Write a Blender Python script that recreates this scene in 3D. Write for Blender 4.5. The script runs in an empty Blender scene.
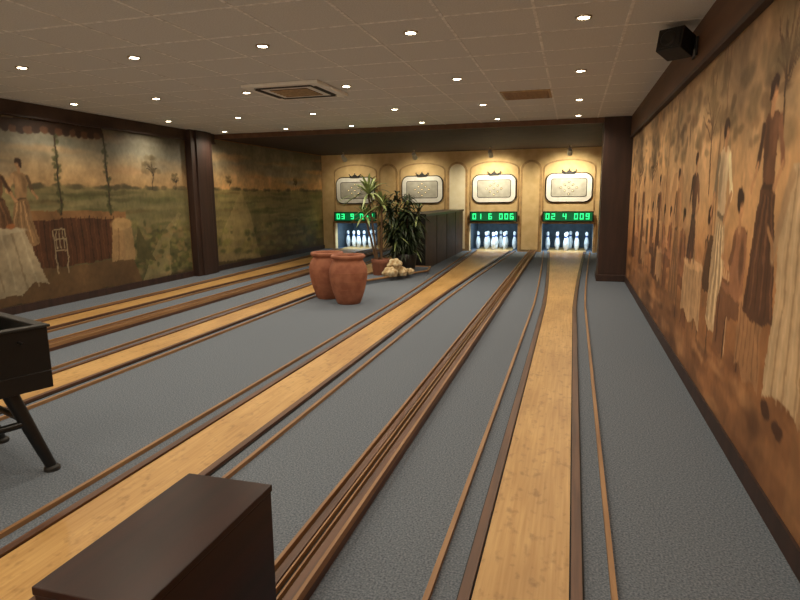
import bpy, math, random
import numpy as np
from mathutils import Vector, Matrix
random.seed(7); rng=np.random.RandomState(11)
sc=bpy.context.scene
try:
    sc.view_settings.view_transform='Standard'; sc.view_settings.look='None'
    sc.view_settings.exposure=0.0; sc.view_settings.gamma=1.0
except Exception as e: print(e)

def lin(c):
    return tuple(((v/255)/12.92 if v/255<=.04045 else ((v/255+.055)/1.055)**2.4) for v in c)
# ------------------------------------------------------------------ materials
def mat(name,col,rough=.6,metal=0,emit=None,es=0,noise=None,bump=0,coat=0,scale=20,vec=(1,1,1),col2=None,spec=None,detail=4):
    m=bpy.data.materials.new(name); m.use_nodes=True
    nt=m.node_tree; b=nt.nodes['Principled BSDF']
    b.inputs['Roughness'].default_value=rough; b.inputs['Metallic'].default_value=metal
    if spec is not None: b.inputs['Specular IOR Level'].default_value=spec
    if coat: b.inputs['Coat Weight'].default_value=coat; b.inputs['Coat Roughness'].default_value=.12
    c=lin(col)
    b.inputs['Base Color'].default_value=(*c,1)
    if emit is not None:
        b.inputs['Emission Color'].default_value=(*lin(emit),1); b.inputs['Emission Strength'].default_value=es
    tc=nt.nodes.new('ShaderNodeTexCoord'); mp=nt.nodes.new('ShaderNodeMapping'); mp.inputs['Scale'].default_value=vec
    nt.links.new(tc.outputs['Object'],mp.inputs['Vector'])
    nz=nt.nodes.new('ShaderNodeTexNoise'); nz.inputs['Scale'].default_value=scale; nz.inputs['Detail'].default_value=detail
    nt.links.new(mp.outputs[0],nz.inputs['Vector'])
    if col2 is None: col2=tuple(v*.82 for v in col)
    r=nt.nodes.new('ShaderNodeValToRGB'); r.color_ramp.elements[0].position=.35; r.color_ramp.elements[1].position=.65
    r.color_ramp.elements[0].color=(*lin(col2),1); r.color_ramp.elements[1].color=(*c,1)
    nt.links.new(nz.outputs['Fac'],r.inputs['Fac']); nt.links.new(r.outputs['Color'],b.inputs['Base Color'])
    if bump:
        bp=nt.nodes.new('ShaderNodeBump'); bp.inputs['Strength'].default_value=bump; bp.inputs['Distance'].default_value=.01
        nt.links.new(nz.outputs['Fac'],bp.inputs['Height']); nt.links.new(bp.outputs['Normal'],b.inputs['Normal'])
    return m

M={}
M['carpet']=mat('carpet',(124,132,143),.95,scale=110,col2=(82,90,101),bump=.3,spec=.1,detail=8)
# carpet broad mottling
def lane_mat():
    m=bpy.data.materials.new('lane_wood'); m.use_nodes=True; nt=m.node_tree; b=nt.nodes['Principled BSDF']
    L=nt.links.new
    tc=nt.nodes.new('ShaderNodeTexCoord')
    def nz(vec,scale,det=5):
        mp=nt.nodes.new('ShaderNodeMapping'); mp.inputs['Scale'].default_value=vec; L(tc.outputs['Object'],mp.inputs['Vector'])
        n=nt.nodes.new('ShaderNodeTexNoise'); n.inputs['Scale'].default_value=scale; n.inputs['Detail'].default_value=det
        L(mp.outputs[0],n.inputs['Vector']); return n
    a=nz((1,.04,1),60); c=nz((1,.35,1),3,3)
    r=nt.nodes.new('ShaderNodeValToRGB'); e=r.color_ramp.elements
    e[0].position=.25; e[0].color=(*lin((184,142,82)),1); e[1].position=.75; e[1].color=(*lin((210,172,112)),1)
    L(a.outputs['Fac'],r.inputs['Fac'])
    r2=nt.nodes.new('ShaderNodeValToRGB'); e=r2.color_ramp.elements
    e[0].position=.35; e[0].color=(.72,.66,.58,1); e[1].position=.65; e[1].color=(1,1,1,1)
    L(c.outputs['Fac'],r2.inputs['Fac'])
    mx=nt.nodes.new('ShaderNodeMix'); mx.data_type='RGBA'; mx.blend_type='MULTIPLY'; mx.inputs[0].default_value=.8
    L(r.outputs[0],mx.inputs[6]); L(r2.outputs[0],mx.inputs[7]); 
    # blotchy scuffs
    d=nz((1,.6,1),26,8); r3=nt.nodes.new('ShaderNodeValToRGB'); e=r3.color_ramp.elements
    e[0].position=.28; e[0].color=(.55,.5,.42,1); e[1].position=.45; e[1].color=(1,1,1,1)
    L(d.outputs['Fac'],r3.inputs['Fac'])
    m2=nt.nodes.new('ShaderNodeMix'); m2.data_type='RGBA'; m2.blend_type='MULTIPLY'; m2.inputs[0].default_value=.7
    L(mx.outputs[2],m2.inputs[6]); L(r3.outputs[0],m2.inputs[7]); L(m2.outputs[2],b.inputs['Base Color'])
    b.inputs['Roughness'].default_value=.42
    return m
M['lane']=lane_mat()
M['redwood']=mat('red_brown_wood',(100,66,44),.45,scale=30,vec=(1,.05,1),col2=(72,44,30))
M['rail']=mat('rail_wood',(158,120,80),.5,scale=30,vec=(1,.05,1),col2=(130,93,58))
M['dark']=mat('dark_gap',(22,16,13),.7)
M['darkwood']=mat('dark_brown_wood',(60,38,30),.55,scale=12,vec=(1,1,.1),col2=(44,28,22))
M['beam']=mat('brown_beam',(108,76,54),.6,scale=8,vec=(1,.1,1),col2=(90,62,44))
M['farceil']=mat('far_ceiling_brown',(70,50,38),.8,scale=5)
M['tile']=mat('ceiling_tile',(222,224,222),.9,scale=90,col2=(206,208,206),bump=.2)
M['grid']=mat('ceiling_tbar',(255,255,252),.6)
M['vent']=mat('vent_beige',(200,172,130),.6)
M['wallpl']=mat('wall_plaster',(160,118,76),.85,scale=4,col2=(134,94,60))
M['backwall']=mat('back_wall_paint',(224,196,146),.8,scale=5,col2=(210,180,128))
M['cream']=mat('niche_cream',(250,240,212),.8,scale=6,col2=(242,230,196))
M['mould']=mat('moulding_tan',(196,160,110),.7,scale=8)
M['white']=mat('white_paint',(246,246,242),.45,scale=8,col2=(236,236,230))
M['black']=mat('black_plastic',(16,15,15),.4,scale=30)
M['blackm']=mat('black_matte',(24,22,21),.6,scale=30)
M['screen']=mat('board_panel',(196,194,184),.35,scale=8,col2=(176,174,164))
M['bulb']=mat('board_bulb',(250,240,210),.4,emit=(255,225,160),es=1.0)
M['ledback']=mat('led_back',(4,60,34),.4,emit=(0,130,70),es=.45)
M['led']=mat('led_green',(20,230,120),.4,emit=(60,255,150),es=1.6)
M['pin']=mat('pin_white',(236,240,242),.3,scale=8)
M['pinband']=mat('pin_blue_band',(30,60,140),.4)
M['pit']=mat('pit_lining',(66,78,88),.8,scale=8)
M['bluelamp']=mat('blue_tube',(160,210,255),.4,emit=(150,205,255),es=6)
M['terra']=mat('terracotta',(156,100,74),.8,scale=9,col2=(134,80,58),bump=.1)
M['terrad']=mat('terracotta_dark',(124,74,54),.8,scale=9)
M['leaf']=mat('leaf_green',(48,62,34),.5,scale=6,col2=(24,36,18))
M['palm']=mat('palm_green',(166,180,120),.5,scale=6,col2=(112,132,76))
M['stem']=mat('stem_brown',(90,66,42),.8,scale=20)
M['stone']=mat('sandstone',(226,210,172),.8,scale=14,col2=(160,128,84),bump=.6)
M['cab']=mat('cabinet_dark_mahogany',(48,21,15),.36,scale=16,vec=(1,.08,1),col2=(32,14,10),spec=.22)
M['glow']=mat('lamp_glow',(255,240,210),.4,emit=(255,236,200),es=30)
M['chrome']=mat('lamp_ring',(210,200,180),.3,metal=.7)
M['divider']=mat('divider_side',(78,56,40),.6,scale=5,col2=(58,42,30))
M['soil']=mat('soil',(40,30,22),.95,scale=30,bump=.5)

# ------------------------------------------------------------------ mesh builder
class B:
    def __init__(s): s.v=[];s.f=[];s.m=[];s.sm=[];s.mats=[]
    def mi(s,k):
        if k not in s.mats: s.mats.append(k)
        return s.mats.index(k)
    def add(s,vs,fs,k,smooth=False,T=None):
        o=len(s.v)
        for p in vs:
            p=Vector(p)
            if T is not None: p=T@p
            s.v.append(tuple(p))
        i=s.mi(k)
        for f in fs: s.f.append(tuple(o+a for a in f)); s.m.append(i); s.sm.append(smooth)
    def box(s,x0,x1,y0,y1,z0,z1,k,T=None):
        vs=[(x0,y0,z0),(x1,y0,z0),(x1,y1,z0),(x0,y1,z0),(x0,y0,z1),(x1,y0,z1),(x1,y1,z1),(x0,y1,z1)]
        s.add(vs,[(0,3,2,1),(4,5,6,7),(0,1,5,4),(1,2,6,5),(2,3,7,6),(3,0,4,7)],k,T=T)
    def strip(s,pts,z0,z1,k):  # pts: (y,xl,xr)
        vs=[];fs=[]
        for y,a,b in pts: vs+= [(a,y,z0),(b,y,z0),(b,y,z1),(a,y,z1)]
        n=len(pts)
        for i in range(n-1):
            o=4*i
            fs+=[(o+3,o+2,o+6,o+7),(o,o+3,o+7,o+4),(o+2,o+1,o+5,o+6),(o+1,o,o+4,o+5)]
        fs+=[(0,1,2,3),(4*n-1,4*n-2,4*n-3,4*n-4)]
        s.add(vs,fs,k)
    def lathe(s,prof,k,T=None,seg=28,cap=True):
        vs=[];fs=[]
        for r,z in prof:
            for j in range(seg):
                a=2*math.pi*j/seg; vs.append((r*math.cos(a),r*math.sin(a),z))
        for i in range(len(prof)-1):
            for j in range(seg):
                a=i*seg+j;b=i*seg+(j+1)%seg
                fs.append((a,b,b+seg,a+seg))
        s.add(vs,fs,k,True,T)
        if cap:
            n=len(prof)-1
            s.add(vs[:seg],[tuple(range(seg))[::-1]],k,False,T)
            s.add(vs[n*seg:],[tuple(range(seg))],k,False,T)
    def cyl(s,p0,p1,r0,r1,k,seg=12):
        p0=Vector(p0);p1=Vector(p1);d=p1-p0;L=d.length
        T=Matrix.Translation(p0)@d.to_track_quat('Z','Y').to_matrix().to_4x4()
        s.lathe([(r0,0),(r1,L)],k,T,seg)
    def prism(s,poly,d0,d1,k,T=None): # poly in (x,z), extruded along y d0..d1 (d0 front)
        n=len(poly)
        vs=[(x,d0,z) for x,z in poly]+[(x,d1,z) for x,z in poly]
        fs=[tuple(range(n)),tuple(range(2*n-1,n-1,-1))]+[(i,i+n,(i+1)%n+n,(i+1)%n) for i in range(n)]
        s.add(vs,fs,k,T=T)
    def done(s,name,bevel=0,parent=None):
        me=bpy.data.meshes.new(name); me.from_pydata(s.v,[],s.f)
        for k in s.mats: me.materials.append(M[k])
        me.polygons.foreach_set('material_index',s.m); me.polygons.foreach_set('use_smooth',s.sm)
        me.update()
        o=bpy.data.objects.new(name,me); sc.collection.objects.link(o)
        if bevel:
            b=o.modifiers.new('b','BEVEL'); b.width=bevel; b.segments=2; b.limit_method='ANGLE'; b.angle_limit=math.radians(50)
        if parent: o.parent=parent
        return o
def light(name,kind,loc,energy,col,parent=None,aim=None,size=.05,angle=120,blend=.6):
    l=bpy.data.lights.new(name,kind); l.energy=energy; l.color=col
    o=bpy.data.objects.new(name,l); sc.collection.objects.link(o); o.location=loc
    if kind in('POINT','SPOT'): l.shadow_soft_size=size
    if kind=='SPOT': l.spot_size=math.radians(angle); l.spot_blend=blend
    if aim is not None: o.rotation_euler=(Vector(aim)-Vector(loc)).to_track_quat('-Z','Y').to_euler()
    if parent: o.parent=parent
    return o

XL,XR,YB,YN,H=-7.15,.93,16.4,-3.2,2.8
LC=[-.135,-2.09,-4.1,-6.1]   # lane centres
# ------------------------------------------------------------------ room shell
b=B(); b.box(XL-.2,XR+.2,YN-.2,18.2,-.1,0,'carpet'); b.done('floor')
b=B(); b.box(XL-.2,XR+.2,YN-.2,11.0,H,H+.12,'tile'); b.box(XL-.2,XR+.2,11.0,18.2,H-.08,H+.12,'farceil'); b.done('ceiling')
b=B(); b.box(XL-.2,XL,YN-.2,18.2,0,H,'wallpl'); b.done('wall_left')
b=B(); b.box(XR,XR+.2,YN-.2,18.2,0,H,'wallpl'); b.done('wall_right')
b=B(); b.box(XL,XR,YN-.2,YN,0,H,'wallpl'); b.done('wall_near')
# back wall with pit openings
PW,PH=.66,.76
b=B(); xs=XL
ZT=H-.08
for c in sorted(LC):
    b.box(xs,c-PW,YB,YB+.15,0,ZT,'backwall'); b.box(c-PW,c+PW,YB,YB+.15,PH,ZT,'backwall'); xs=c+PW
b.box(xs,XR,YB,YB+.15,0,ZT,'backwall')
# pilasters, niches, arched mouldings
def arch(cx,w,z0,z1,n=14):
    r=w/2; pts=[(cx-r,z0),(cx+r,z0)]
    for i in range(n+1):
        a=math.pi*i/n; pts.append((cx+r*math.cos(a),z1-r+r*math.sin(a)))
    return pts
for i,cx in enumerate([-1.11,-3.1,-5.1]):
    b.prism(arch(cx,.56,.0,2.44),YB-.03,YB,'mould')
    b.prism(arch(cx,.44,.06,2.38),YB-.045,YB-.03,'cream' if i==1 else 'backwall')
for c in LC:
    # broad shallow arched surround over each board
    n=20; out=[];inn=[]
    for j in range(n+1):
        a=math.pi*j/n; out.append((c+.66*math.cos(a),2.22+.22*math.sin(a))); inn.append((c+.63*math.cos(a),2.20+.20*math.sin(a)))
    for j in range(n):
        b.prism([out[j+1],out[j],inn[j],inn[j+1]][::-1],YB-.02,YB,'mould')
    for sgn in(-1,1):
        b.box(c+sgn*.645-.015,c+sgn*.645+.015,YB-.02,YB,1.12,2.22,'mould')
        b.box(c+sgn*.69-.03,c+sgn*.69+.03,YB-.05,YB,0,.78,'mould')
    b.box(c-.72,c+.72,YB-.05,YB,PH,.80,'mould')
b.done('wall_back')
# trims
b=B(); b.box(XR-.025,XR,YN,10.9,0,.11,'darkwood'); b.done('baseboard_right')
b=B(); b.box(XL,XL+.025,YN,16.4,0,.11,'darkwood'); b.done('baseboard_left')
b=B(); b.box(XR-.05,XR,YN,10.9,2.46,H,'beam'); b.box(XR-.06,XR,YN,10.9,2.44,2.475,'darkwood'); b.done('trim_right_band')
b=B(); b.box(XL,XL+.05,YN,10.9,2.62,H,'farceil'); b.box(XL,XL+.07,YN,10.9,2.6,2.63,'darkwood'); b.done('trim_left_band')
b=B(); b.box(.45,XR,10.9,11.5,0,H-.0,'darkwood'); b.box(.43,XR,10.88,11.52,0,.12,'darkwood'); b.done('column_right',.01)
b=B(); b.box(XL,XL+.14,9.96,10.65,0,H,'darkwood'); b.box(XL,XL+.17,10.1,10.5,0,H,'darkwood'); b.done('column_left',.01)
# ceiling grid T-bars
b=B(); p=.66
x=.34
while x>XL: b.box(x-.012,x+.012,YN,11.0,H-.003,H,'grid'); x-=p
y=4.52-p*11
while y<11.0:
    if y>YN: b.box(XL,XR,y-.012,y+.012,H-.002,H,'grid')
    y+=p
b.box(XL,XR,10.94,11.0,H-.09,H,'beam')
b.done('trim_ceiling_grid')

# ------------------------------------------------------------------ lanes
for c in LC:
    b=B(); Y0,Y1,YW=-1.5,YB,8.2
    def hw(y,base):
        if y<=YW: return base
        t=(y-YW)/(Y1-YW); return base+.26*t**1.25
    ys=[Y0,YW]+[YW+(Y1-YW)*k/8 for k in range(1,9)]
    b.strip([(y,c-hw(y,.175),c+hw(y,.175)) for y in ys],0,.014,'lane')
    for s in(-1,1):
        def seg(i,o): return [(y,)+tuple(sorted((c+s*hw(y,i),c+s*hw(y,o)))) for y in ys]
        b.strip(seg(.176,.182),0,.006,'dark')
        b.strip(seg(.182,.224),0,.024,'redwood')
        b.strip(seg(.224,.232),0,.006,'dark')
        b.strip(seg(.328,.350),0,.024,'rail')
    b.strip([(Y1,c-.5,c+.5),(17.7,c-.5,c+.5)],0,.014,'lane')
    b.done('bowling_lane')
for c in (-1.0,-5.1):
    b=B(); y0=1.52 if c==-1.0 else -.8; y1=YB-.1
    b.box(c-.095,c+.095,y0,y1,0,.035,'redwood')
    for s in(-1,1):
        b.box(c+s*.086-.008,c+s*.086+.008,y0,y1,.035,.07,'rail')
        b.box(c+s*.05-.018,c+s*.05+.018,y0,y1,.035,.055,'redwood')
        b.box(c+s*.016-.004,c+s*.016+.004,y0,y1,.035,.062,'rail')
    b.box(c-.010,c+.010,y0,y1,.035,.04,'dark')
    b.done('ball_return_track')

# ------------------------------------------------------------------ pits, pins, boards
SEG={'0':'abcdef','1':'bc','2':'abged','3':'abgcd','4':'fgbc','5':'afgcd','6':'afgedc','7':'abc','8':'abcdefg','9':'abcdfg',' ':''}
def digit(b,ch,x,z,w,h,y):
    t=.02
    for s in SEG[ch]:
        r={'a':(0,w,h-t,h),'d':(0,w,0,t),'g':(0,w,h/2-t/2,h/2+t/2),'f':(0,t,h/2,h),'b':(w-t,w,h/2,h),'e':(0,t,0,h/2),'c':(w-t,w,0,h/2)}[s]
        b.box(x+r[0],x+r[1],y-.006,y,z+r[2],z+r[3],'led')
texts=['02 4 009','01 6 006','04 3 002','03 9 041']
for li,c in enumerate(LC):
    b=B()
    b.box(c-.95,c-PW,YB+.15,17.9,0,.9,'pit'); b.box(c+PW,min(c+.95,XR),YB+.15,17.9,0,.9,'pit')
    b.box(c-.95,c+PW,17.9,18.0,0,.9,'pit'); b.box(c-PW,c+PW,YB+.15,17.9,.82,.9,'pit')
    b.box(c-PW+.02,c+PW-.02,YB+.2,YB+.24,.78,.81,'bluelamp')
    o=b.done('pin_pit')
    light('pit_lamp','AREA',(c,YB+.26,.76),26,(.62,.85,1),o,aim=(c,17.2,.1)).data.size=.9
    b=B(); sx=.26; K=1.2
    for r,cnt in enumerate([1,2,3,2,1]):
        for q in range(cnt):
            px=c+(q-(cnt-1)/2)*sx*2+(.09 if r==4 else (-.03 if r==0 else 0)); py=16.66+r*.2
            T=Matrix.Translation((px,py,.015))@Matrix.Scale(K,4)
            b.lathe([(.028,0),(.04,.03),(.055,.11),(.058,.15),(.045,.23),(.026,.29),(.023,.31),(.033,.345),(.036,.37),(.028,.395),(.008,.41)],'pin',T,14)
            b.lathe([(.0275,.285),(.0255,.31),(.0272,.322)],'pinband',T,14,False)
    b.done('skittle_pins')
    # led scoreboard
    b=B(); b.box(c-.65,c+.65,YB-.11,YB-.052,.815,1.085,'black'); b.box(c-.62,c+.62,YB-.115,YB-.11,.84,1.06,'ledback')
    t=texts[li]; n=len(t); w=.09; g=1.16/n
    for i,ch in enumerate(t): digit(b,ch,c-.58+i*g+.02,.88,w,.15,YB-.115)
    b.box(c-.3,c+.3,YB-.055,YB,.83,1.0,'black')
    b.done('led_scoreboard')
    # cartouche pin board
    b=B(); cz=1.70
    def oval(w,h,n,k=10):
        pts=[]
        for (qx,qz,a0) in((1,-1,-90),(1,1,0),(-1,1,90),(-1,-1,180)):
            for i in range(k+1):
                a=math.radians(a0+90*i/k); pts.append((c+qx*(w-n)+n*math.cos(a),cz+qz*(h-n)+n*math.sin(a)))
        return pts
    b.prism(oval(.60,.385,.20),YB-.03,YB,'blackm')
    b.prism(oval(.575,.36,.185),YB-.045,YB-.03,'white')
    b.prism(oval(.455,.24,.06),YB-.05,YB-.045,'blackm')
    b.prism(oval(.44,.225,.05),YB-.055,YB-.05,'screen')
    for r,cnt in enumerate([1,2,3,2,1]):
        for q in range(cnt):
            bx=c+(q-(cnt-1)/2)*.2; bz=cz-.16+r*.08
            T=Matrix.Translation((bx,YB-.055,bz))@Matrix.Rotation(math.radians(90),4,'X')
            b.lathe([(.03,0),(.029,.004)],'blackm',T,12)
            b.lathe([(.018,0.004),(.015,.01),(.006,.015)],'bulb',T,10)
    # crown
    cr=[(-.13,.35),(.13,.35),(.17,.44),(.08,.40),(0,.46),(-.08,.40),(-.17,.44)]
    b.prism([(c+x,cz+z) for x,z in cr],YB-.07,YB-.03,'blackm')
    for x,z in((-.17,.45),(0,.47),(.17,.45)):
        b.lathe([(.002,-.02),(.02,0),(.002,.02)],'blackm',Matrix.Translation((c+x,YB-.05,cz+z)),8)
    b.done('pin_display_board')
    # wall spot
    b=B(); zc=ZT
    b.cyl((c,15.5,zc),(c,15.5,zc-.1),.02,.02,'chrome'); b.cyl((c,15.44,zc-.1),(c,15.62,zc-.2),.05,.065,'white'); b.cyl((c,15.621,zc-.2005),(c,15.625,zc-.203),.055,.055,'glow')
    o=b.done('wall_spotlight')
    light('spot_lamp','SPOT',(c,15.60,zc-.25),(140,125,50,28)[li],(1,.87,.62),o,aim=(c,16.5,1.35),size=.08,angle=135,blend=.8)

# ------------------------------------------------------------------ ceiling lamps
b=B(); P=[]
for yy in(-1.1,.88,2.87,4.85,6.83,8.81,10.5):
    for i in range(6):
        xx=.02-1.325*i
        P.append((xx,yy))
        T=Matrix.Translation((xx,yy,H-.012))
        b.lathe([(.06,.012),(.06,.0),(.046,.0),(.042,.006)],'chrome',T,18,False)
        b.lathe([(.042,0),(.0415,.004)],'glow',Matrix.Translation((xx,yy,H-.009)),14)
dl=b.done('recessed_downlights')
for xx,yy in P:
    e=41 if yy>2 else 20
    if yy>8: e=54
    if xx<-3: e*=.88
    light('downlight_lamp','SPOT',(xx,yy,H-.05),e,(1,.86,.66),dl,aim=(xx,yy,0),size=.035,angle=160,blend=.8)
# globes added out of view behind the camera to light ceiling and murals
for i,(gx,gy) in enumerate(((-1.2,-2.3),(-3.4,-2.3),(-5.6,-2.3))):
    b=B(); T=Matrix.Translation((gx,gy,2.05))
    pr=[(.16*math.sin(a),-.16*math.cos(a)) for a in [math.pi*(j+.05)/12.1 for j in range(13)]]
    b.lathe(pr,'glow',T,20); b.cyl((gx,gy,2.2),(gx,gy,H),.008,.008,'black')
    o=b.done('added_fill_globe')
    light('added_fill_light','POINT',(gx,gy,1.8),50,(1,.86,.64),o,size=.17)

# ------------------------------------------------------------------ AC cassette, vent tile, speaker
b=B(); cx,cy=-3.27,6.83
b.box(cx-.48,cx+.48,cy-.48,cy+.48,H-.04,H-.004,'white'); b.box(cx-.24,cx+.24,cy-.24,cy+.24,H-.046,H-.04,'beam')
for i in range(6): b.box(cx-.24,cx+.24,cy-.2+i*.08-.022,cy-.2+i*.08+.022,H-.052,H-.046,'vent')
for s in(-1,1):
    b.box(cx-.36,cx+.36,cy+s*.36-.035,cy+s*.36+.035,H-.046,H-.04,'dark'); b.box(cx+s*.36-.035,cx+s*.36+.035,cy-.31,cy+.31,H-.046,H-.04,'dark')
b.done('air_conditioning_cassette',.004)
b=B(); b.box(-.95,-.33,7.84,8.46,H-.016,H-.004,'vent')
for i in range(7): b.box(-.92,-.36,7.89+i*.085,7.92+i*.085,H-.022,H-.016,'rail')
b.done('ceiling_vent')
b=B(); T=Matrix.Translation((.72,5.3,2.66))@Matrix.Rotation(math.radians(-35),4,'Z')@Matrix.Rotation(math.radians(-14),4,'X')
b.box(-.10,.10,-.1,.1,-.085,.085,'blackm',T); b.box(-.085,.085,-.108,-.1,-.07,.07,'black',T)
b.lathe([(.062,0),(.05,.012),(.02,.004)],'black',T@Matrix.Translation((-.01,-.108,0))@Matrix.Rotation(math.radians(90),4,'X'),20)
b.cyl((.74,5.33,2.64),(.87,5.36,2.64),.02,.02,'black'); b.box(.86,.878,5.28,5.44,2.56,2.70,'black')
b.done('wall_speaker',.012)

# ------------------------------------------------------------------ ball return cabinet
b=B(); x0,x1,y0,y1,z1=-1.145,-.85,.92,1.5,.64
b.box(x0,x1,y0,y1,.618,z1,'cab'); b.box(x0+.003,x1-.003,y0+.003,y1-.003,.03,.617,'cab'); b.box(x0+.02,x1-.02,y0+.02,y1-.02,0,.03,'dark')
b.done('ball_return_cabinet',.003)

# ------------------------------------------------------------------ foosball table
b=B(); A=Vector((-2.74,2.49,0)); ang=math.atan2(-.28,-.10)
T=Matrix.Translation(A)@Matrix.Rotation(ang,4,'Z')
Lg,Wd=1.35,.72     # local +x along long side toward viewer, local -y away (left)
ZT2=.82
b.box(0,Lg,-Wd,0,.48,.58,'black',T)
b.box(0,Lg,-.03,0,.58,ZT2,'black',T); b.box(0,Lg,-Wd,-Wd+.03,.58,ZT2,'black',T)
b.box(0,.03,-Wd+.03,-.03,.58,ZT2,'black',T); b.box(Lg-.03,Lg,-Wd+.03,-.03,.58,ZT2,'black',T)
b.box(.03,Lg-.03,-Wd+.03,-.03,.58,.66,'leaf',T)
b.box(-.012,Lg+.012,-.045,.012,ZT2,ZT2+.015,'blackm',T); b.box(-.012,Lg+.012,-Wd-.012,-Wd+.045,ZT2,ZT2+.015,'blackm',T)
b.box(-.012,.045,-Wd+.045,-.045,ZT2,ZT2+.015,'blackm',T); b.box(Lg-.045,Lg+.012,-Wd+.045,-.045,ZT2,ZT2+.015,'blackm',T)
for i in range(8):
    x=.15+i*.15; s=1 if i%2 else -1
    p0=T@Vector((x,-Wd-.12,.76)); p1=T@Vector((x,.06,.76)); b.cyl(p0,p1,.008,.008,'black',8)
    e=(T@Vector((x,.05,.76)),T@Vector((x,.17,.76))) if s>0 else (T@Vector((x,-Wd-.10,.76)),T@Vector((x,-Wd-.22,.76)))
    b.cyl(e[0],e[1],.018,.016,'black',10)
    for j in range(3):
        yy=-.18-j*.18; q=T@Vector((x,yy,.67)); b.cyl(q,q+Vector((0,0,.12)),.016,.012,'redwood' if s>0 else 'white',8)
for (lx,ly,dx,dy) in((.20,-.07,-.15,.05),(.20,-Wd+.07,-.15,-.05),(Lg-.20,-.07,.15,.05),(Lg-.20,-Wd+.07,.15,-.05)):
    p0=T@Vector((lx,ly,.49)); p1=T@Vector((lx+dx,ly+dy,.015)); b.cyl(p1,p0,.028,.040,'black',12)
    b.lathe([(.042,0),(.042,.02),(.028,.03)],'blackm',Matrix.Translation((p1.x,p1.y,0)),14)
p0=T@Vector((.13,-.045,.30));p1=T@Vector((Lg-.13,-.045,.30)); b.cyl(p0,p1,.02,.02,'black',10)
b.cyl(T@Vector((.13,-.045,.30)),T@Vector((.13,-Wd+.045,.30)),.018,.018,'black',10)
b.done('foosball_table',.004)

# ------------------------------------------------------------------ pots
def pot(x,y,s=1):
    b=B(); T=Matrix.Translation((x,y,0))@Matrix.Scale(s,4)
    pr=[(.160,0),(.175,.015),(.200,.08),(.230,.17),(.256,.27),(.274,.37),(.280,.44),(.276,.50),(.262,.555),(.238,.60),(.222,.625),(.215,.64),(.222,.655),(.243,.665),(.252,.68),(.252,.70),(.238,.715),(.215,.715),(.205,.69),(.2,.5)]
    b.lathe(pr,'terra',T,48)
    for z,r in((.46,.2800),(.34,.270),(.22,.244)): b.lathe([(r-.004,z-.012),(r+.003,z),(r-.002,z+.012)],'terra',T,48,False)
    b.lathe([(.205,.60),(.203,.601)],'dark',T,24)
    b.done('terracotta_pot')
pot(-3.06,7.85,.98); pot(-3.53,8.2,.98)

# ------------------------------------------------------------------ divider, planter bed
b=B(); b.box(-3.44,-2.92,11.9,YB-.13,0,1.10,'divider'); b.box(-3.46,-2.89,11.87,YB-.13,1.10,1.15,'black'); b.box(-3.45,-2.91,11.885,11.9,0,1.10,'black')
for y in(13.0,14.1,15.2): b.box(-2.92,-2.912,y-.02,y+.02,0,1.10,'darkwood')
b.done('divider_cabinet',.01)
b=B()
pl=[(-3.66,9.1),(-2.70,11.2),(-2.80,11.84),(-3.50,11.84),(-3.66,10.4)]
n=len(pl); 
b.add([(x,y,0) for x,y in pl]+[(x,y,.07) for x,y in pl],[tuple(range(n,2*n))]+[(i,(i+1)%n,(i+1)%n+n,i+n) for i in range(n)],'carpet')
for i in range(n):
    a=Vector((*pl[i],.07));c=Vector((*pl[(i+1)%n],.07)); b.cyl(a,c,.02,.02,'rail',8)
b.done('planter_platform')
# rocks
b=B()
for (x,y,r,z) in((-3.16,10.22,.13,.15),(-3.00,10.38,.12,.14),(-3.09,10.3,.13,.29),(-2.90,10.6,.08,.12)):
    vs=[];fs=[];nu,nv=22,14
    for i in range(nv+1):
        for j in range(nu):
            ph=math.pi*i/nv; th=2*math.pi*j/nu
            rr=r*(1+.16*math.sin(3*th+x*9)*math.sin(ph)+.12*math.sin(5*th+2*ph+y)*math.sin(ph)+.08*math.sin(6*ph+th))
            vs.append((x+rr*math.sin(ph)*math.cos(th),y+rr*math.sin(ph)*math.sin(th),max(.071,.0+z+rr*.8*math.cos(ph))))
    for i in range(nv):
        for j in range(nu):
            fs.append((i*nu+j,i*nu+(j+1)%nu,(i+1)*nu+(j+1)%nu,(i+1)*nu+j))
    b.add(vs,fs,'stone',True)
b.done('decorative_rocks')
# plants
def blade(b,p,d,L,w,k,droop):
    d=d.normalized(); side=d.cross(Vector((0,0,1)))
    if side.length<.05: side=Vector((1,0,0))
    side.normalize(); N=5; vs=[]
    for j in range(N+1):
        t=j/N; ww=w*math.sin(math.pi*min(1,t*.86+.12))
        c0=p+d*L*t-Vector((0,0,droop*L*t*t)); vs+=[c0-side*ww,c0+side*ww]
    b.add(vs,[(2*j,2*j+1,2*j+3,2*j+2) for j in range(N)],k)
b=B(); px,py=-3.12,11.0
b.lathe([(.2,.07),(.24,.3),(.26,.42),(.24,.43),(.22,.38)],'black',Matrix.Translation((px,py,0)),24); b.lathe([(.225,.385),(.22,.39)],'soil',Matrix.Translation((px,py,0)),20)
for i in range(22):
    a=i*2.4+random.uniform(-.3,.3); r=random.uniform(.08,.46)
    top=Vector((px-.06+r*math.cos(a),py+r*math.sin(a),random.uniform(.75,1.6))); base=Vector((px+.08*math.cos(a),py+.08*math.sin(a),.38))
    b.cyl(base,top,.012,.007,'stem',6)
    for k in range(90):
        t=random.uniform(.15,1.0); p=base.lerp(top,t); aa=random.random()*6.28; el=random.uniform(-.3,1.1)
        blade(b,p,Vector((math.cos(aa)*math.cos(el),math.sin(aa)*math.cos(el),math.sin(el))),random.uniform(.18,.33),.021,'palm' if random.random()<.08 else 'leaf',random.uniform(.4,.9))
b.done('potted_ficus')
b=B(); qx,qy=-3.42,10.45
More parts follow.
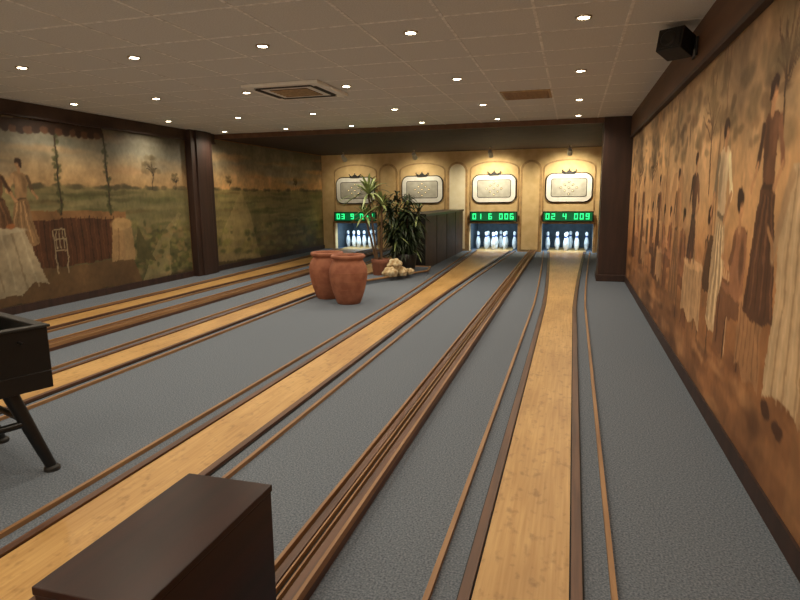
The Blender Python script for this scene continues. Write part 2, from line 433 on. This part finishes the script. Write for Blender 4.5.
b.lathe([(.14,.07),(.17,.28),(.18,.36),(.16,.37),(.15,.33)],'terrad',Matrix.Translation((qx,qy,0)),24); b.lathe([(.155,.335),(.15,.34)],'soil',Matrix.Translation((qx,qy,0)),20)
for (tx,ty,th,nl,ls) in((-.22,0,1.56,54,1.05),(.02,.05,1.34,34,.9),(-.3,.03,1.14,26,.75)):
    crown=Vector((qx+tx,qy+ty,th)); b.cyl((qx+tx*.3,qy+ty*.4,.33),crown,.024,.018,'stem',8)
    for i in range(nl):
        a=2.4*i+random.random()*.3; el=random.uniform(-.1,1.4)
        blade(b,crown,Vector((math.cos(a)*math.cos(el),math.sin(a)*math.cos(el),math.sin(el))),random.uniform(.44,.70)*ls,.024,'palm' if random.random()<.75 else 'leaf',.45)
b.done('potted_dracaena')

# ------------------------------------------------------------------ murals (painted onto finely divided wall panels)
LAT=rng.rand(8,64,64)
def vn(x,y,s):
    L=LAT[s%8]; xi=np.floor(x).astype(int); yi=np.floor(y).astype(int); fx=x-xi; fy=y-yi
    fx=fx*fx*(3-2*fx); fy=fy*fy*(3-2*fy)
    g=lambda i,j:L[(xi+i)%64,(yi+j)%64]
    return (g(0,0)*(1-fx)+g(1,0)*fx)*(1-fy)+(g(0,1)*(1-fx)+g(1,1)*fx)*fy
def fbm(x,y,s,o=4):
    r=0;a=.5;t=0
    for i in range(o): r=r+a*vn(x*2**i,y*2**i,s+i); t+=a; a*=.5
    return r/t
class Mural:
    def __init__(s,u0,u1,z0,z1,res):
        s.nu=int((u1-u0)/res)+1; s.nz=int((z1-z0)/res)+1
        s.u=np.linspace(u0,u1,s.nu); s.z=np.linspace(z0,z1,s.nz)
        s.U0,s.Z0=np.meshgrid(s.u,s.z,indexing='ij')
        s.U=s.U0+(fbm(s.U0*4,s.Z0*4,1)-.5)*.07+(fbm(s.U0*22,s.Z0*22,5,2)-.5)*.022
        s.Z=s.Z0+(fbm(s.U0*4,s.Z0*4,3)-.5)*.07+(fbm(s.U0*22,s.Z0*22,4,2)-.5)*.022
        s.c=np.zeros((s.nu,s.nz,3))
    def mix(s,m,c): m=np.clip(m,0,1)[...,None]; s.c=s.c*(1-m)+np.array(c,float)*m
    def grad(s,stops):
        zs=[a for a,_ in stops]
        for k in range(3): s.c[...,k]=np.interp(s.Z,zs,[c[k] for _,c in stops])
    def ell(s,u,z,a,b,c,al=1,soft=.25):
        d=np.sqrt(((s.U-u)/a)**2+((s.Z-z)/b)**2); s.mix(al*np.clip((1-d)/soft+.5,0,1)*(d<1+soft),c)
    def poly(s,pts,c,al=1):
        ins=np.zeros_like(s.U,bool); n=len(pts)
        for i in range(n):
            x1,y1=pts[i];x2,y2=pts[(i+1)%n]
            if y1==y2: continue
            cond=((y1>s.Z)!=(y2>s.Z))&(s.U<(x2-x1)*(s.Z-y1)/(y2-y1)+x1); ins^=cond
        s.mix(ins*al,c)
    def line(s,u1,z1,u2,z2,w,c,al=1):
        du,dz=u2-u1,z2-z1;L=du*du+dz*dz
        t=np.clip(((s.U-u1)*du+(s.Z-z1)*dz)/L,0,1); d=np.hypot(s.U-u1-t*du,s.Z-z1-t*dz)
        s.mix(al*np.clip((w-d)/(w*.4),0,1),c)
    def tree(s,u,z,h,c,cl,n=16,seed=1):
        r=random.Random(seed); s.line(u,z,u+.05,z+h*.6,.02*h,c)
        for i in range(n):
            a=r.uniform(.2,2.9); L=h*r.uniform(.2,.45); s.line(u+.03,z+h*r.uniform(.35,.6),u+L*math.cos(a),z+h*.5+L*math.sin(a),.007*h+.004,c,.8)
        for i in range(n): s.ell(u+r.uniform(-.35,.35)*h,z+h*r.uniform(.5,1),h*.12,h*.08,cl,.45,.8)
    def head(s,u,z,h,skin,hair):
        s.line(u,z-.09*h,u,z-.03*h,.022*h,skin); s.ell(u,z,.040*h,.052*h,skin)
        s.ell(u+.006*h,z+.03*h,.05*h,.036*h,hair); s.ell(u+.03*h,z+.005*h,.026*h,.04*h,hair); s.ell(u-.01*h,z-.005*h,.018*h,.02*h,tuple(min(255,v*1.15) for v in skin),.6,.8)
    def person(s,u,z,h,dress,skin=(190,146,108),hair=(60,38,26),lean=0,skirt=.2,low=None):
        low=low or tuple(v*.85 for v in dress); dk=tuple(v*.62 for v in dress); lt=tuple(min(255,v*1.22+8) for v in dress)
        s.poly([(u-.075*h,z+.56*h),(u+.075*h,z+.56*h),(u+.13*h,z+.35*h),(u+skirt*h,z+.02*h),(u+.4*skirt*h,z-.01*h),(u-.5*skirt*h,z),(u-skirt*h,z+.02*h),(u-.12*h,z+.35*h)],low)
        for k in range(6): s.line(u+(-.05+.02*k)*h,z+.5*h,u+(-.85+.34*k)*skirt*h,z+.04*h,.010*h,dk if k%2 else lt,.6)
        s.poly([(u-.06*h,z+.53*h),(u+.06*h,z+.53*h),(u+.085*h+lean,z+.68*h),(u+.11*h+lean,z+.80*h),(u+.05*h+lean,z+.835*h),(u-.05*h+lean,z+.835*h),(u-.11*h+lean,z+.80*h),(u-.08*h+lean,z+.68*h)],dress)
        s.ell(u+.045*h+lean,z+.7*h,.03*h,.10*h,dk,.6,.8); s.ell(u-.05*h+lean,z+.74*h,.025*h,.07*h,lt,.6,.8)
        s.line(u-.06*h,z+.54*h,u+.06*h,z+.54*h,.014*h,dk)
        s.line(u-.09*h+lean,z+.79*h,u-.155*h,z+.62*h,.03*h,lt); s.line(u-.155*h,z+.62*h,u-.06*h,z+.53*h,.02*h,skin)
        s.line(u+.1*h+lean,z+.79*h,u+.16*h,z+.63*h,.03*h,dk); s.line(u+.16*h,z+.63*h,u+.21*h,z+.54*h,.02*h,skin)
        s.head(u+lean,z+.915*h,h,skin,hair)
    def seated(s,u,z,h,dress,f=1,skin=(190,146,108),hair=(60,38,26)):  # z = ground, h = standing height, f = facing
        dk=tuple(v*.62 for v in dress); lt=tuple(min(255,v*1.22+8) for v in dress); st=z+.26*h
        s.line(u-f*.10*h,z,u-f*.09*h,st+.28*h,.012*h,dk); s.line(u+f*.12*h,z,u+f*.12*h,st,.012*h,dk)
        s.poly([(u-.10*h*f,st+.06*h),(u+.22*h*f,st+.08*h),(u+.29*h*f,st-.02*h),(u+.30*h*f,z),(u+.14*h*f,z+.01*h),(u+.12*h*f,st-.07*h),(u-.11*h*f,st-.05*h)],dress)
        s.line(u+.0*h,st+.03*h,u+.22*h*f,st+.05*h,.02*h,lt,.7); s.line(u+.24*h*f,st,u+.25*h*f,z+.04*h,.014*h,dk,.7)
        s.poly([(u-.10*h,st+.02*h),(u+.09*h,st+.02*h),(u+.11*h,st+.27*h),(u+.05*h,st+.31*h),(u-.05*h,st+.31*h),(u-.11*h,st+.27*h)],lt if dress[0]<150 else dk)
        s.ell(u-.04*h*f,st+.18*h,.035*h,.09*h,dk,.6,.8)
        s.line(u+.07*h*f,st+.26*h,u+.13*h*f,st+.13*h,.028*h,dress); s.line(u+.13*h*f,st+.13*h,u+.26*h*f,st+.17*h,.02*h,skin)
        s.head(u+.02*h*f,st+.39*h,h,skin,hair)
    def chair(s,u,z,h,c):
        for a,b2,c2,d in((0,0,0,.5),(.3,0,.3,.5),(0,.5,.3,.5),(0,.5,-.04,1),(.3,.5,.33,1),(-.04,1,.33,1),(.05,.55,.05,.95),(.15,.55,.15,.97),(.24,.55,.25,.95),(-.02,.78,.32,.78)):
            s.line(u+a*h,z+b2*h,u+c2*h,z+d*h,.018*h,c)
    def table(s,u,z,w,h,c):
        dk=tuple(v*.75 for v in c)
        s.poly([(u-w,z+h),(u+w,z+h),(u+w*1.15,z+.25*h),(u+w*.6,z+.35*h),(u+w*.1,z+.18*h),(u-w*.6,z+.32*h),(u-w*1.12,z+.22*h)],c)
        for k in range(6): s.line(u-w*.8+k*w*.32,z+.95*h,u-w*.95+k*w*.38,z+.35*h,.013,dk,.6)
        s.ell(u,z+h,w*1.05,.04,tuple(min(255,v*1.12) for v in c))
        s.ell(u-.1*w,z+h+.06,.03,.06,dk); s.ell(u+.3*w,z+h+.05,.04,.045,(130,84,58)); s.line(u+.5*w,z+h,u+.5*w,z+h+.12,.014,(90,60,40))
    def build(s,name,x,sign,rough=.6,gain=(1,1,1)):
        n1=fbm(s.U0*2.5,s.Z0*2.5,2); n2=fbm(s.U0*26,s.Z0*20,6,3); n3=fbm(s.U0*9,s.Z0*11,0,3)
        c=s.c*np.array(gain)*(.64+.36*n1+.16*n2+.18*n3)[...,None]
        c=np.clip(c/255,0,1); cl=np.where(c<=.04045,c/12.92,((c+.055)/1.055)**2.4)
        N=s.nu*s.nz; co=np.zeros((N,3)); co[:,0]=x; co[:,1]=s.U0.ravel(); co[:,2]=s.Z0.ravel()
        i,j=np.meshgrid(np.arange(s.nu-1),np.arange(s.nz-1),indexing='ij'); a=(i*s.nz+j).ravel()
        q=np.stack([a,a+s.nz,a+s.nz+1,a+1],1) if sign>0 else np.stack([a,a+1,a+s.nz+1,a+s.nz],1)
        me=bpy.data.meshes.new(name); F=len(q)
        me.vertices.add(N); me.vertices.foreach_set('co',co.ravel()); me.loops.add(4*F); me.loops.foreach_set('vertex_index',q.ravel().astype(np.int32))
        me.polygons.add(F); me.polygons.foreach_set('loop_start',np.arange(0,4*F,4,dtype=np.int32)); 
        try: me.polygons.foreach_set('loop_total',np.full(F,4,dtype=np.int32))
        except Exception: pass
        me.update(calc_edges=True); me.validate()
        at=me.color_attributes.new('paint','FLOAT_COLOR','POINT'); rgba=np.ones((N,4),np.float32); rgba[:,:3]=cl.reshape(-1,3); at.data.foreach_set('color',rgba.ravel())
        m=bpy.data.materials.new(name+'_paint'); m.use_nodes=True; nt=m.node_tree; bs=nt.nodes['Principled BSDF']; bs.inputs['Roughness'].default_value=rough
        bs.inputs['Specular IOR Level'].default_value=.3
        an=nt.nodes.new('ShaderNodeVertexColor'); an.layer_name='paint'; nt.links.new(an.outputs['Color'],bs.inputs['Base Color'])
        me.materials.append(m); o=bpy.data.objects.new(name,me); sc.collection.objects.link(o); return o
# right wall
m=Mural(0.0,10.88,.11,2.45,.012)
m.grad([(.1,(126,90,62)),(.6,(154,110,74)),(1.0,(176,130,90)),(1.35,(208,168,122)),(1.8,(200,164,122)),(2.2,(164,138,106)),(2.5,(140,116,92))])
m.ell(8.5,1.7,2.2,.7,(224,182,130),.6,1); m.ell(5.5,1.9,.9,.5,(208,180,144),.5,1); m.ell(3.6,2.1,.7,.4,(196,168,134),.45,1)
r=random.Random(3)
# distant hazy buildings / tree line
for i in range(14):
    u=5.5+i*.38; m.poly([(u-.16,1.2),(u+.16,1.2),(u+.16,1.2+r.uniform(.2,.5)),(u,1.35+r.uniform(.3,.5)),(u-.16,1.2+r.uniform(.2,.5))],r.choice([(186,142,102),(160,120,86),(204,166,122)]),.45)
for i in range(14):
    u=r.uniform(2.2,10.6); w=r.uniform(.012,.03); c=r.choice([(92,68,52),(196,172,140),(112,84,62),(130,102,76)])
    m.line(u,r.uniform(.9,1.3),u+r.uniform(-.12,.12),2.5,w,c,.5)
for i in range(260):
    u=r.uniform(2.2,10.6); m.ell(u,r.uniform(1.75,2.45),r.uniform(.03,.14),r.uniform(.02,.08),r.choice([(112,96,70),(96,78,58),(150,120,88),(196,168,132),(128,112,84)]),.55,.7)
for i in range(180):
    u=r.uniform(2.0,10.6); m.ell(u,r.uniform(.13,.95),r.uniform(.05,.28),r.uniform(.02,.08),r.choice([(104,70,48),(170,124,84),(88,60,42),(142,100,66),(184,142,102)]),.5,.8)
m.tree(9.4,1.2,1.1,(86,60,44),(110,90,64),seed=2); m.tree(7.9,1.3,.9,(90,66,48),(112,94,68),seed=5); m.tree(4.7,1.5,.9,(90,66,48),(120,102,76),seed=25); m.tree(3.2,1.7,.8,(90,66,48),(116,100,74),seed=31)
# background party
cols=[(104,68,48),(140,98,68),(116,78,54),(164,122,86),(92,62,44)]
for i,(u,k) in enumerate(((9.9,0),(9.3,1),(8.8,0),(8.2,1),(7.75,1),(7.2,0),(6.75,1),(6.3,1),(5.95,0))):
    if k: m.seated(u,.55,1.15+.12*r.random(),cols[i%5],1 if i%2 else -1)
    else: m.person(u,.55,1.15+.12*r.random(),cols[i%5],lean=r.uniform(-.03,.03))
m.table(8.5,.5,.22,.42,(176,136,98)); m.table(6.98,.48,.20,.42,(184,146,108))
# table group
m.seated(5.6,.42,1.35,(120,82,58),-1); m.person(5.2,.75,1.1,(98,68,52)); m.seated(4.55,.42,1.4,(150,110,76),1)
m.table(5.08,.36,.36,.60,(192,160,124))
m.person(4.28,.60,1.42,(216,194,162),lean=.02,skirt=.15,low=(198,172,138))
m.chair(3.92,.52,.56,(206,180,146)); m.seated(3.78,.5,1.45,(124,88,64),1)
m.table(3.45,.38,.22,.55,(170,130,94)); m.person(3.35,.85,1.25,(112,78,58),lean=.02)
# draped figure at the right
m.poly([(3.02,1.62),(2.72,1.66),(2.6,1.3),(2.55,1.0),(2.66,.55),(2.9,.6),(3.12,.52),(3.1,1.0),(3.14,1.3)],(196,174,142))
for k,(a,b2) in enumerate(((3.0,3.08),(2.95,3.0),(2.9,2.93),(2.85,2.86),(2.8,2.8),(2.75,2.72),(2.7,2.64))): m.line(a,1.6,b2,.57,.014,(146,120,92) if k%2 else (214,194,164),.6)
m.line(3.02,1.56,3.2,1.2,.05,(180,152,120)); m.line(3.2,1.2,3.3,1.32,.025,(184,142,104))
m.ell(3.06,.48,.07,.04,(86,58,42)); m.ell(2.88,.45,.07,.04,(86,58,42)); m.head(2.86,1.78,1.7,(186,144,106),(70,48,34))
m.poly([(2.5,.11),(2.7,.11),(2.68,2.45),(2.54,2.45)],(140,106,74),.5)
m.build('mural_painting',XR-.012,-1,gain=(.99,.95,.90))
# left wall 1
def land(m,seed,h=1.68):
    m.grad([(.1,(78,68,50)),(.5,(98,92,66)),(1.0,(122,116,82)),(1.5,(136,130,94)),(h,(150,138,98)),(h+.02,(204,168,122)),(h+.3,(192,166,130)),(h+.6,(136,134,122)),(2.65,(108,104,94))])
    r=random.Random(seed); a,b2=m.u[0],m.u[-1]
    for i in range(30): m.ell(r.uniform(a,b2),r.uniform(h+.15,2.55),r.uniform(.3,.8),r.uniform(.03,.09),r.choice([(212,170,124),(144,144,136),(188,146,110),(112,114,110)]),.4,1)
    for i in range(110):
        z=r.uniform(.2,h-.03); m.ell(r.uniform(a,b2),z,r.uniform(.15,.7),r.uniform(.02,.07),r.choice([(90,96,60),(138,130,88),(82,80,52),(162,150,108),(112,96,64)]),.5,.8)
    for i in range(int((b2-a)*9)): 
        u=r.uniform(a,b2); m.ell(u,h+.02,r.uniform(.04,.18),r.uniform(.015,.045),(92,86,66),.6,.6)
m=Mural(2.0,9.94,.11,2.6,.015); land(m,4)
m.tree(8.95,1.68,.55,(66,54,42),(98,86,64),seed=9); m.tree(9.6,1.66,.3,(66,54,42),(98,88,64),seed=8)
m.poly([(8.3,.11),(9.95,.3),(9.95,.6),(9.0,1.0),(8.4,.8)],(92,92,60),.7)
m.poly([(8.5,.11),(9.3,.11),(9.3,.7),(9.7,1.25),(9.6,1.25),(9.0,.8)],(170,156,116),.6)
for i in range(140): m.ell(r.uniform(8.3,9.95),r.uniform(.15,1.1),r.uniform(.03,.10),r.uniform(.02,.06),r.choice([(66,72,44),(116,116,70),(144,136,88),(154,130,92)]),.6,.7)
m.poly([(2,.11),(8.5,.11),(8.35,.52),(2,.62)],(112,84,58),.85)
# wooden fence / balcony
m.poly([(6.35,.55),(8.15,.55),(8.15,1.24),(6.35,1.28)],(88,56,38)); m.poly([(6.3,1.24),(8.25,1.2),(8.25,1.32),(6.3,1.36)],(150,112,76))
for i in range(22): u=6.38+i*.083; m.line(u,.56,u,1.24,.010,(48,30,22) if i%2 else (116,76,50),.8)
m.poly([(7.85,.5),(8.4,.5),(8.35,1.1),(7.9,1.1)],(172,142,104),.9); m.ell(8.12,1.12,.24,.1,(186,154,110)); m.line(8.0,.52,8.02,1.05,.02,(130,100,70),.7)
m.poly([(8.42,.52),(8.9,.4),(8.5,1.05)],(90,86,56),.9)
for u in(6.95,7.9): m.line(u,1.28,u,2.5,.022,(62,48,38)); 
for i in range(90): 
    u=r.choice([6.95,7.9])+r.uniform(-.06,.06); m.ell(u,r.uniform(1.3,2.5),.03,.025,(74,78,50),.6,.7)
m.poly([(2,2.47),(7.9,2.44),(7.9,2.6),(2,2.6)],(62,44,34))
for i in range(48): m.ell(2+i*.123,2.46,.07,.055,(96,66,48) if i%2 else (56,38,30))
m.person(6.3,.88,1.2,(168,134,98),lean=.02); m.person(5.98,.9,1.12,(124,90,64),lean=-.02); m.person(5.3,.9,1.0,(140,110,84))
m.poly([(5.2,1.10),(6.3,1.10),(6.6,.34),(6.35,.38),(6.15,.24),(5.0,.22)],(176,162,138))
for k in range(7): m.line(5.4+k*.14,1.08,5.35+k*.18,.32,.018,(130,114,92) if k%2 else (200,188,164),.55)
m.ell(5.75,1.11,.58,.045,(196,184,160)); m.ell(5.9,1.2,.04,.07,(120,84,58)); m.ell(6.1,1.17,.07,.035,(170,110,70))
m.chair(6.78,.46,.62,(186,168,138))
m.build('mural_painting',XL+.012,1,gain=(.88,.87,.83))
m=Mural(10.66,16.36,.11,2.70,.022); land(m,12)
m.tree(11.4,1.68,.3,(70,56,40),(104,90,60),seed=8); m.tree(14.6,1.68,.35,(70,56,40),(104,90,60),seed=18)
m.poly([(10.66,.2),(12.6,.11),(12.2,1.2),(11.9,1.66),(11.85,1.66),(11.2,1.0)],(170,154,116),.5)
for i in range(100): m.ell(r.uniform(10.7,16.3),r.uniform(.2,.9),r.uniform(.05,.2),r.uniform(.03,.08),r.choice([(66,72,44),(116,116,70),(134,124,80)]),.6,.7)
m.build('mural_painting',XL+.012,1,gain=(1.08,1.04,.95))

# ------------------------------------------------------------------ world + camera
w=bpy.data.worlds.new('world'); sc.world=w; w.use_nodes=True; w.node_tree.nodes['Background'].inputs[0].default_value=(.02,.015,.01,1)
cam=bpy.data.cameras.new('camera'); co=bpy.data.objects.new('camera',cam); sc.collection.objects.link(co); sc.camera=co
cam.sensor_width=36; cam.lens=26.55; cam.clip_start=.05; cam.clip_end=100
R=Matrix.Rotation(math.radians(16.28),4,'Z')@Matrix.Rotation(math.radians(90-9.9),4,'X')@Matrix.Rotation(math.radians(-.57),4,'Z')
co.matrix_world=Matrix.Translation((0,0,1.5))@R
